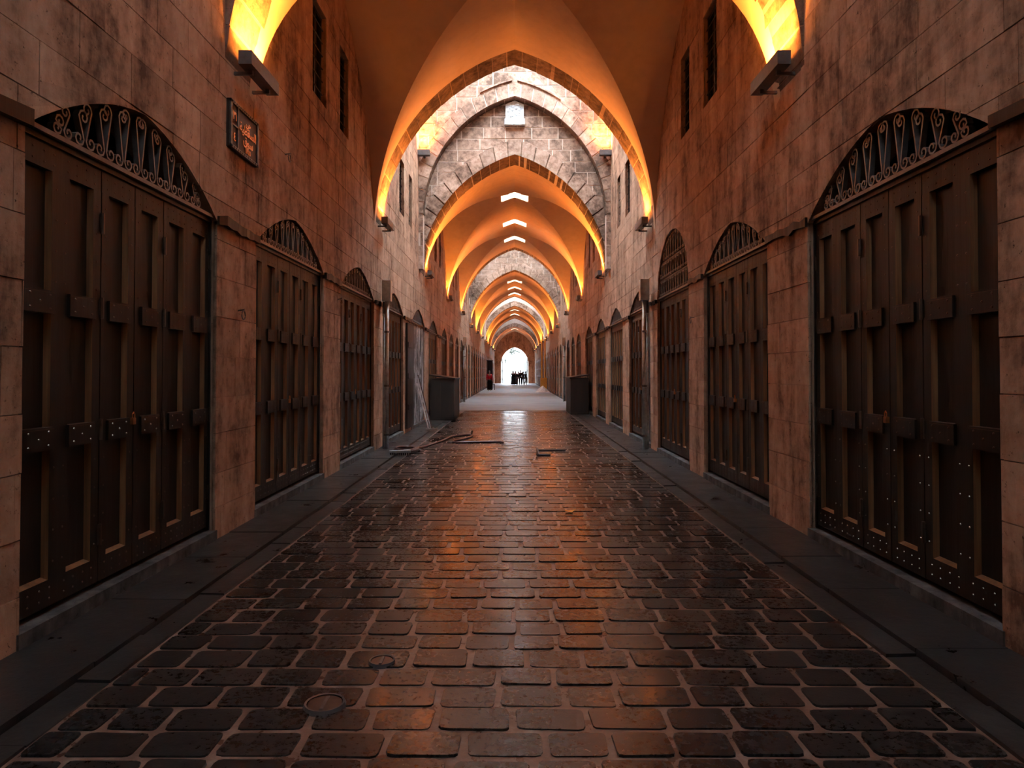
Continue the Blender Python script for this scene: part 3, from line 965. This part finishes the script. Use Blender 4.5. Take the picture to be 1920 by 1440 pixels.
# ------------------------------------------------------------------ lamps
def bar_lamp(x, y, z, s, label, length=.78, group='bar lamps at the feet of the arches'):
    r = thing('wall_lamp', label, 'lamp', (x, y, z), 0, group)
    h = length / 2
    mb = MB(); mb.box(-.065, .065, -h, h, -.075, .06); mb.build('housing', GREY, r)
    mb = MB(); mb.box(-.045, .045, -h + .04, h - .04, .0605, .064); mb.build('lens', LENS, r)
    for q in (-.6, .6):
        mb = MB(); mb.box(min(0, s * .2), max(0, s * .2), q * h - .015, q * h + .015, -.12, -.09)
        mb.box(-.02, .02, q * h - .015, q * h + .015, -.12, -.07); mb.build('bracket', IRON, r)
    return r
def beam(r, w, l, watts, tilt=0.0):
    d = bpy.data.lights.new('lamp_beam', 'AREA'); d.shape = 'RECTANGLE'; d.size = w; d.size_y = l
    d.energy = watts; d.color = LAMP_COL; d.spread = LAMP_SPREAD
    o = link('lamp_beam', d, r, (0, 0, .07), (math.pi, tilt, 0))
LY = [7.1, 14.35, 21.75, 28.75, 35.9, 43.4, 50.3, 57.5, 65.0, 71.9, 79.3, 86.5, 92]
for i, y in enumerate(LY):
    for s in (-1, 1):
        z = 4.68 if i < 5 else 4.5
        r = bar_lamp(s * (W - .17), y, z, s, 'grey bar lamp shining up from the %s arch foot on the %s' % ((ORD + ['far', 'farthest'])[i], 'left' if s < 0 else 'right'))
        beam(r, .08, .7, LAMP_W)
for s in (-1, 1):
    r = thing('wall_lamp', 'grey floodlight glowing on the %s shoulder of the pale gable' % ('left' if s < 0 else 'right'), 'lamp', (s * 2.62, 19.92, 7.95))
    mb = MB(); mb.box(-.17, .17, -.09, .09, -.10, .05); mb.build('housing', GREY, r)
    mb = MB(); mb.box(-.14, .14, -.06, .06, .0505, .054); mb.build('lens', LENS, r)
    mb = MB(); mb.box(-.03, .03, .05, .2, -.13, -.09); mb.build('bracket', IRON, r)
    beam(r, .26, .1, 45)
r = thing('wall_lamp', 'yellow-lit floodlight above the pair of tall pipes far along the right wall', 'lamp', (2.62, 58.3, 4.35))
mb = MB(); mb.box(-.13, .13, -.13, .13, -.12, .05); mb.build('housing', GREY, r)
mb = MB(); mb.box(-.1, .1, -.1, .1, .0505, .054); mb.build('lens', LENS, r); beam(r, .18, .18, 60)

# ------------------------------------------------------------------ pipes, plaque and small fittings on the walls
def pole(x, y, label, top, s):
    r = thing('drain_pipe', label, 'pipe', (x, y, 0))
    mb = MB(); mb.tube([(0, 0, .03), (0, 0, top)], .045, 10); mb.build('pipe', STEEL, r, True)
    mb = MB(); mb.tube([(s * .07, .08, .03), (s * .07, .08, top - .25)], .03, 8); mb.build('conduit', STEEL, r, True)
    mb = MB(); mb.box(-.09, .09, -.09, .09, top, top + .42); mb.build('junction_box', STEEL, r)
    mb = MB(); mb.box(s * .06 - .05, s * .06 + .05, .1, .2, top - .3, top + .25); mb.build('side_box', GREY, r)
    for z in (.3, 1.3, 2.4):
        mb = MB(); mb.tube([(0, 0, z), (0, 0, z + .04)], .056, 10); mb.build('pipe_clamp', IRON, r)
pole(-2.62, 14.2, 'steel drain pipe with a junction box beside the fourth shop door on the left', 3.05, -1)
pole(2.62, 14.0, 'steel drain pipe with a junction box beside the fourth shop door on the right', 3.05, 1)
pole(-2.62, 36.4, 'thin far steel pipe with a box on the left wall', 3.0, -1)
pole(2.62, 37.0, 'thin far steel pipe with a box on the right wall', 3.0, 1)
r = thing('pipe_pair', 'pair of tall pipes tinted as lamplit far along the right wall', 'pipe', (2.25, 57.5, 0))
for dx, yy in ((0, 0), (.28, .3)):
    mb = MB(); mb.tube([(dx, yy, .01), (dx, yy, 4.3)], .06, 8); mb.build('pipe', LAMPLIT, r)
mb = MB(); mb.box(-.12, .42, -.1, .4, .01, 1.1); mb.build('pipe_casing', LAMPLIT, r)

pl = thing('street_plaque', 'dark bronze street sign with raised copper lettering on the left wall', 'sign', (-W, 7.05, 4.03), math.pi / 2)
pw, ph = .36, .235
mb = MB(); mb.box(-pw, pw, -.035, .0, -ph, ph); mb.build('backing_plate', SIGN, pl)
mb = MB()
for a in ((-pw, pw, -ph, -ph + .03), (-pw, pw, ph - .03, ph), (-pw, -pw + .03, -ph, ph), (pw - .03, pw, -ph, ph), (-pw + .17, -pw + .185, -ph, ph), (-pw, -pw + .17, -.01, .005)): mb.box(a[0], a[1], -.05, -.03, a[2], a[3])
for q in range(14):
    for z in (-ph + .015, ph - .015): mb.dome((-pw + .03 + q * .05, -.05, z), .012, (0, -1, 0), 5)
mb.build('rim', IRON, pl)
def text(body, size, x, z, bold=.006):
    c = bpy.data.curves.new('lettering', 'FONT'); c.body = body; c.size = size; c.extrude = .004; c.offset = bold; c.align_x = 'CENTER'; c.resolution_u = 2
    o = bpy.data.objects.new('lettering_tmp', c); COL.objects.link(o)
    me = bpy.data.meshes.new_from_object(o.evaluated_get(bpy.context.evaluated_depsgraph_get()))
    bpy.data.objects.remove(o)
    me.materials.clear(); me.materials.append(BRASS)
    link('lettering', me, pl, (x, -.038, z), (math.pi / 2, 0, 0))
text('\ufef2\ufea3', .10, .09, .10, .002)
text('\ufe94\ufef4\ufec4\ufed8\ufeb4\ufedf\ufe8d', .13, .09, .0, .002)
text('\ufed5\ufeee\ufeb3', .13, .09, -.105, .002)
text('\u0661\u0661\u0669\u0665', .09, .09, -.18, .002)
text('\u0663\u0661', .11, -.255, .06, .002)
text('\u0664', .12, -.255, -.15, .002)
# iron rings and hooks on the piers
for (x, y, z, lab) in ((-W, 7.0, 2.22, 'rusty iron ring on the left pier after the nearest shop door'), (-W, 10.95, 2.75, 'rusty iron hook on the left pier before the third shop door'), (W, 10.8, 2.45, 'rusty iron hook on the right pier before the third shop door'), (-W, 8.4, 4.25, 'small iron bracket on the left wall right of the street plaque')):
    r = thing('iron_ring', lab, 'ring', (x, y, z)); s = 1 if x < 0 else -1
    mb = MB(); mb.tube([(0, 0, 0), (s * .07, 0, .01)], .008, 5); mb.build('spike', IRON, r)
    mb = MB(); mb.tube([(s * .06, .045 * math.sin(q * math.tau / 12), -.045 + .045 * math.cos(q * math.tau / 12)) for q in range(13)], .007, 5); mb.build('ring', IRON, r)

# ------------------------------------------------------------------ kiosks, ladder, hose and other loose things
def kiosk(x0, x1, y0, y1, h, label):
    r = thing('counter_kiosk', label, 'counter', ((x0 + x1) / 2, (y0 + y1) / 2, 0))
    a, b_ = (x1 - x0) / 2, (y1 - y0) / 2
    mb = MB(); mb.box(-a, a, -b_, b_, .04, h - .08); body = mb.build('body', WOOD_K, r)
    s = 1 if x0 > 0 else -1
    mb = MB(); zi, zo = h + .06, h - .06
    v0 = (zi if s < 0 else zo); v1 = (zo if s < 0 else zi)
    mb.add([(-a - .03, -b_ - .04, v0 - .05), (a + .03, -b_ - .04, v1 - .05), (a + .03, b_ + .04, v1 - .05), (-a - .03, b_ + .04, v0 - .05), (-a - .03, -b_ - .04, v0), (a + .03, -b_ - .04, v1), (a + .03, b_ + .04, v1), (-a - .03, b_ + .04, v0)],
           [(0, 3, 2, 1), (4, 5, 6, 7), (0, 1, 5, 4), (1, 2, 6, 5), (2, 3, 7, 6), (3, 0, 4, 7)])
    mb.build('lid', WOOD, r)
    for k in range(2):
        mb = MB(); mb.box(-a + .05 + k * a, -.02 + k * a - .03, -b_ - .015, -b_, .12, h - .2); mb.build('panel', WOOD_K, body)
    mb = MB(); mb.box(-a, a, -b_ - .02, b_, .03, .10); mb.build('plinth', WOOD, r)
kiosk(-2.74, -1.96, 22.5, 24.6, 1.46, 'closed dark wooden counter standing out from the left wall')
kiosk(2.07, 2.74, 25.7, 27.9, 1.46, 'closed black counter standing out from the right wall')

lad = thing('step_ladder', 'pale aluminium ladder leaning beside the open doorway on the left', 'ladder', (-2.52, 19.0, .04))
def lerp(a, b_, t): return tuple(a[i] + (b_[i] - a[i]) * t for i in range(3))
for dy in (0, .42):
    A, B = (.16, dy, 0), (-.17, dy + .1, 1.25)
    mb = MB(); mb.tube([A, B], .022, 4); mb.build('rail', WHITEP, lad)
for q in range(1, 5):
    t = q / 5
    mb = MB(); mb.tube([lerp((.16, 0, 0), (-.17, .1, 1.25), t), lerp((.16, .42, 0), (-.17, .52, 1.25), t)], .016, 4); mb.build('rung', WHITEP, lad)
br = thing('broom', 'floor broom with a red handle leaning by the ladder', 'broom', (-2.22, 18.6, .02))
mb = MB(); mb.tube([(0, 0, .06), (-.42, .35, 1.5)], .014, 6); mb.build('handle', REDHOSE, br)
mb = MB(); mb.box(-.16, .16, -.035, .035, .02, .07); mb.build('head', WHITEP, br)
mb = MB()
for q in range(14): mb.box(-.155 + q * .0225, -.140 + q * .0225, -.03, .03, -.0, .02)
mb.build('bristles', BAG, br)

def smooth_path(ps, n=6):
    out = []
    P = [Vector(p) for p in ps]
    for i in range(len(P) - 1):
        p0, p1, p2, p3 = P[max(i - 1, 0)], P[i], P[i + 1], P[min(i + 2, len(P) - 1)]
        for k in range(n):
            t = k / n
            out.append(.5 * ((2 * p1) + (p2 - p0) * t + (2 * p0 - 5 * p1 + 4 * p2 - p3) * t * t + (3 * p1 - p0 - 3 * p2 + p3) * t ** 3))
    return out + [P[-1]]
def ground(px, py, z=.02):
    d = (CAM_H - z) * F_PX / (py - HY); return ((px - CX) * d / F_PX, d, z)
hose = MB()
coil = []
c0 = ground(762, 846)
for q in range(37):
    a = q / 12 * math.tau; coil.append((c0[0] + (.26 - q * .002) * math.cos(a), c0[1] + .34 * math.sin(a), .03 + .02 * q / 12 + .012 * math.sin(a * 1.3)))
path = coil + [ground(*p) for p in ((800, 836), (828, 827), (850, 818), (880, 815), (884, 818), (868, 823), (851, 827), (856, 829.5), (900, 828.5), (935, 828), (943, 830))]
hose.tube(smooth_path(path, 4), .026, 6)
hs = thing('garden_hose', 'dark red hose coiled by the left kerb and snaking over the wet paving', 'hose', (0, 0, 0))
hose.build('hose', REDHOSE, hs, True)
e = ground(884, 815); mb = MB(); mb.tube([(e[0], e[1], .03), (e[0] + .02, e[1] + .02, .12)], .025, 6); mb.build('nozzle', RUBBER, hs)
ck = thing('scrub_brush', 'grey ribbed scrubbing brush lying by the hose coil', 'brush', (c0[0] - .02, c0[1] - .62, .02), .2)
mb = MB(); mb.box(-.2, .2, -.06, .06, .05, .09); mb.build('block', STEEL, ck)
mb = MB()
for q in range(10): mb.box(-.19 + q * .04, -.165 + q * .04, -.055, .055, 0, .05)
mb.build('bristles', RUBBER, ck)
bf = thing('bent_rod', 'bent black metal rod frame lying on the wet paving', 'rod', ground(1007, 850, 0))
o0 = Vector(ground(1007, 850, 0))
def gp(px, py, z): return tuple(Vector(ground(px, py, 0)) - o0 + Vector((0, 0, z)))
mb = MB(); mb.tube([gp(1060, 845, .016), gp(1008, 845, .016)], .022, 6); mb.build('long_arm', RUBBER, bf)
mb = MB(); mb.tube([gp(1032, 854, .016), gp(1010, 854, .016)], .022, 6); mb.build('short_arm', RUBBER, bf)
mb = MB(); mb.tube([gp(1008, 845, .016), gp(1007, 850, .10), gp(1010, 854, .016)], .024, 6); mb.build('bend', RUBBER, bf)
lf = MB(); p = Vector(ground(1068, 958, .01)); pts = []
for q in range(14):
    a = q / 14 * math.tau; rr = .06 * (1 + .25 * math.cos(5 * a)); pts.append((rr * math.cos(a), rr * math.sin(a), .012 + .008 * math.cos(2 * a)))
lf.add(pts + [(0, 0, .004)], [(q, (q + 1) % 14, 14) for q in range(14)])
lo = lf.build('fallen_leaf', LEAF, label='single orange autumn leaf on the wet paving', category='leaf'); lo.location = p
# inspection covers
for px, py, rad, lab in ((718, 1237, .062, 'small round metal drain cap with a slot in the wet paving'), (612, 1316, .085, 'round recessed water cap nearest the viewer in the paving')):
    p = ground(px, py, 0)
    r = thing('manhole_cover', lab, 'drain', (p[0], p[1], .008))
    def disc(r0, r1, z0, z1, n=20):
        mb = MB(); vs = [(rr * math.cos(k * math.tau / n), rr * math.sin(k * math.tau / n), zz) for rr, zz in ((r0, z0), (r1, z1)) for k in range(n)]
        mb.add(vs, [(k, (k + 1) % n, n + (k + 1) % n, n + k) for k in range(n)]); return mb
    mb = disc(rad * 1.25, rad * 1.12, -.02, .006); m2 = disc(rad * 1.12, rad, .006, .004); mb.add(m2.v, m2.f); mb.build('rim', GREY, r)
    mb = MB(); n = 20; mb.add([(rad * .96 * math.cos(k * math.tau / n), rad * .96 * math.sin(k * math.tau / n), .0) for k in range(n)], [tuple(range(n))]); mb.build('cover', NAIL, r)
    mb = MB(); mb.box(-.008, .008, -rad * .8, rad * .8, -.004, .006); mb.build('slot_bar', IRON, r)
# far left: dark hanging panel and stool; far right: white sheet
r = thing('tall_cabinet', 'tall black cabinet behind the red-shirted person by the far left wall', 'cabinet', (-2.18, 61.0, .012))
mb = MB(); mb.box(-.24, .24, -.2, .2, .08, 2.55); mb.build('body', CLOTH_D, r)
mb = MB(); mb.box(-.27, .27, -.23, .23, 2.55, 2.62); mb.build('top', CLOTH_D, r)
mb = MB(); mb.box(-.22, .22, -.18, .18, 0, .08); mb.build('plinth', WOOD, r)
st = thing('stool', 'small dark stool beside the red-shirted person', 'stool', (-1.95, 61.5, .012))
mb = MB(); mb.box(-.2, .2, -.2, .2, .45, .5); mb.build('seat', WOOD, st)
for sx in (-1, 1):
    for sy in (-1, 1):
        mb = MB(); mb.tube([(sx * .16, sy * .16, 0), (sx * .16, sy * .16, .45)], .02, 5); mb.build('leg', WOOD, st)
sh = MB(); rs = random.Random(4)
vs = [(.55 * (i - 3) / 3 + rs.gauss(0, .02), .4 * (j - 3) / 3, max(0, .55 - .16 * ((i - 3) ** 2 + (j - 3) ** 2) ** .5 + rs.gauss(0, .04)) if 0 < i < 6 and 0 < j < 6 else 0) for j in range(7) for i in range(7)]
sh.add(vs, [(j * 7 + i, j * 7 + i + 1, j * 7 + i + 8, j * 7 + i + 7) for j in range(6) for i in range(6)])
o = sh.build('plastic_sheet', BAG, label='crumpled white plastic sheet heaped by the pair of tall pipes', category='sheet'); o.location = (2.2, 54.5, .012)

# ------------------------------------------------------------------ people
def skin_mesh(name, verts, edges, radii, root=0, sub=1):
    me = bpy.data.meshes.new(name); me.from_pydata(verts, edges, [])
    o = bpy.data.objects.new(name, me); COL.objects.link(o)
    md = o.modifiers.new('s', 'SKIN')
    sv = me.skin_vertices[0].data
    for i, r in enumerate(radii):
        sv[i].radius = r if isinstance(r, tuple) else (r, r); sv[i].use_root = i == root
    sd = o.modifiers.new('d', 'SUBSURF'); sd.levels = sub; sd.render_levels = sub
    me2 = bpy.data.meshes.new_from_object(o.evaluated_get(bpy.context.evaluated_depsgraph_get()))
    bpy.data.objects.remove(o)
    me2.polygons.foreach_set('use_smooth', [True] * len(me2.polygons))
    return me2
def person(x, y, rz, h, label, top, legs, stride=.1, robe=False, group='people standing in the gateway'):
    k = h / 1.75
    J = {'pel': (0, 0, .95), 'wst': (0, .01, 1.12), 'chs': (0, 0, 1.34), 'nk': (0, .0, 1.50), 'hd': (0, -.02, 1.60), 'ht': (0, -.01, 1.70),
         'ls': (-.19, 0, 1.42), 'le': (-.25, .03, 1.15), 'lh': (-.24, -.08, .92), 'lf': (-.235, -.10, .82), 'rs': (.19, 0, 1.42), 're': (.25, .03, 1.15), 'rh': (.24, -.08, .92), 'rf': (.235, -.10, .82),
         'lhip': (-.10, 0, .90), 'lk': (-.11, -stride * .5, .50), 'la': (-.11, -stride * .2, .09), 'lt': (-.12, -stride * .2 - .16, .03),
         'rhip': (.10, 0, .90), 'rk': (.11, stride * .2, .50), 'ra': (.11, stride, .09), 'rt': (.12, stride - .16, .03)}
    ks = list(J); ix = {n: i for i, n in enumerate(ks)}
    E_ = [('pel', 'wst'), ('wst', 'chs'), ('chs', 'nk'), ('nk', 'hd'), ('hd', 'ht'), ('chs', 'ls'), ('ls', 'le'), ('le', 'lh'), ('lh', 'lf'), ('chs', 'rs'), ('rs', 're'), ('re', 'rh'), ('rh', 'rf'),
          ('pel', 'lhip'), ('lhip', 'lk'), ('lk', 'la'), ('la', 'lt'), ('pel', 'rhip'), ('rhip', 'rk'), ('rk', 'ra'), ('ra', 'rt')]
    R = {'pel': (.15, .11), 'wst': (.14, .10), 'chs': (.16, .11), 'nk': .055, 'hd': (.085, .10), 'ht': (.07, .08), 'ls': .065, 'le': .045, 'lh': .032, 'lf': .03, 'rs': .065, 're': .045, 'rh': .032, 'rf': .03,
         'lhip': .09, 'lk': .06, 'la': .042, 'lt': .035, 'rhip': .09, 'rk': .06, 'ra': .042, 'rt': .035}
    vs = [tuple(c * k for c in J[n]) for n in ks]
    sc = lambda r, g=0.0: tuple((q + g) * k for q in r) if isinstance(r, tuple) else ((r + g) * k, (r + g) * k)
    root = thing('person', label, 'person', (x, y, .012), rz, group)
    me = skin_mesh('body', vs, [(ix[a], ix[b_]) for a, b_ in E_], [sc(R[n]) for n in ks]); me.materials.clear(); me.materials.append(SKIN)
    link('body', me, root)
    def cloth(name, names, mat, g=.018):
        sub = [n for n in ks if n in names]; jx = {n: i for i, n in enumerate(sub)}
        me = skin_mesh(name, [tuple(c * k for c in J[n]) for n in sub], [(jx[a], jx[b_]) for a, b_ in E_ if a in jx and b_ in jx], [sc(R[n], g) for n in sub])
        me.materials.clear(); me.materials.append(mat); link(name, me, root)
    cloth('jacket', ['pel', 'wst', 'chs', 'ls', 'le', 'lh', 'rs', 're', 'rh'], top)
    cloth('trousers', ['pel', 'lhip', 'lk', 'la', 'rhip', 'rk', 'ra'], legs)
    if robe:
        mb = MB(); n = 14
        rings = ((1.15, .17, .13), (.9, .22, .17), (.5, .25, .2), (.08, .29, .23))
        v_ = [(a * k * math.cos(q * math.tau / n), b_ * k * math.sin(q * math.tau / n), z * k) for z, a, b_ in rings for q in range(n)]
        mb.add(v_, [(i * n + q, i * n + (q + 1) % n, (i + 1) * n + (q + 1) % n, (i + 1) * n + q) for i in range(3) for q in range(n)])
        mb.build('robe', top, root, True)
    mb = MB(); n = 10
    v_ = [(.105 * k * math.cos(q * math.tau / n) * r_, (.115 * math.sin(q * math.tau / n) * r_ + .012) * k, z * k) for z, r_ in ((1.58 if not robe else 1.46, .95), (1.66, 1.05), (1.73, .85), (1.775, .35)) for q in range(n)]
    fs = [(i * n + q, i * n + (q + 1) % n, (i + 1) * n + (q + 1) % n, (i + 1) * n + q) for i in range(3) for q in range(n)
          if not (i == 0 and v_[q][1] < -.02)] + [tuple(range(3 * n, 4 * n))]
    mb.add(v_, fs); mb.build('headscarf' if robe else 'hair', HAIR if not robe else top, root, True)
PY = 84.5
def pxx(px, y_): return (px - CX) * y_ / F_PX
person(pxx(962, PY), PY, 0, 1.72, 'person in a long dark coat and scarf, leftmost in the gateway group', CLOTH_D, CLOTH_D, .05, True)
person(pxx(966.5, PY + .6), PY + .6, .3, 1.68, 'person in a grey robe just right of the leftmost coat', CLOTH_G, CLOTH_D, .05, True)
person(pxx(972, PY), PY, -.2, 1.66, 'person in a dark jacket and pale trousers at the middle of the gateway', CLOTH_D, CLOTH_L, .1)
person(pxx(976, PY + .5), PY + .5, .2, 1.80, 'tall person in a dark jacket right of the gateway middle', CLOTH_D, CLOTH_G, .12)
person(pxx(980.5, PY + 1), PY + 1, 0, 1.62, 'person in a grey jacket and pale trousers among the gateway group', CLOTH_G, CLOTH_L, .1)
person(pxx(986, PY), PY, 1.2, 1.64, 'person striding with pale trousers at the right of the gateway', CLOTH_D, CLOTH_L, .34)
person(pxx(917.5, 58.5), 58.5, .5, 1.68, 'person in a red top and dark trousers by the far left wall', CLOTH_R, CLOTH_D, .08, False, 'people along the left wall')
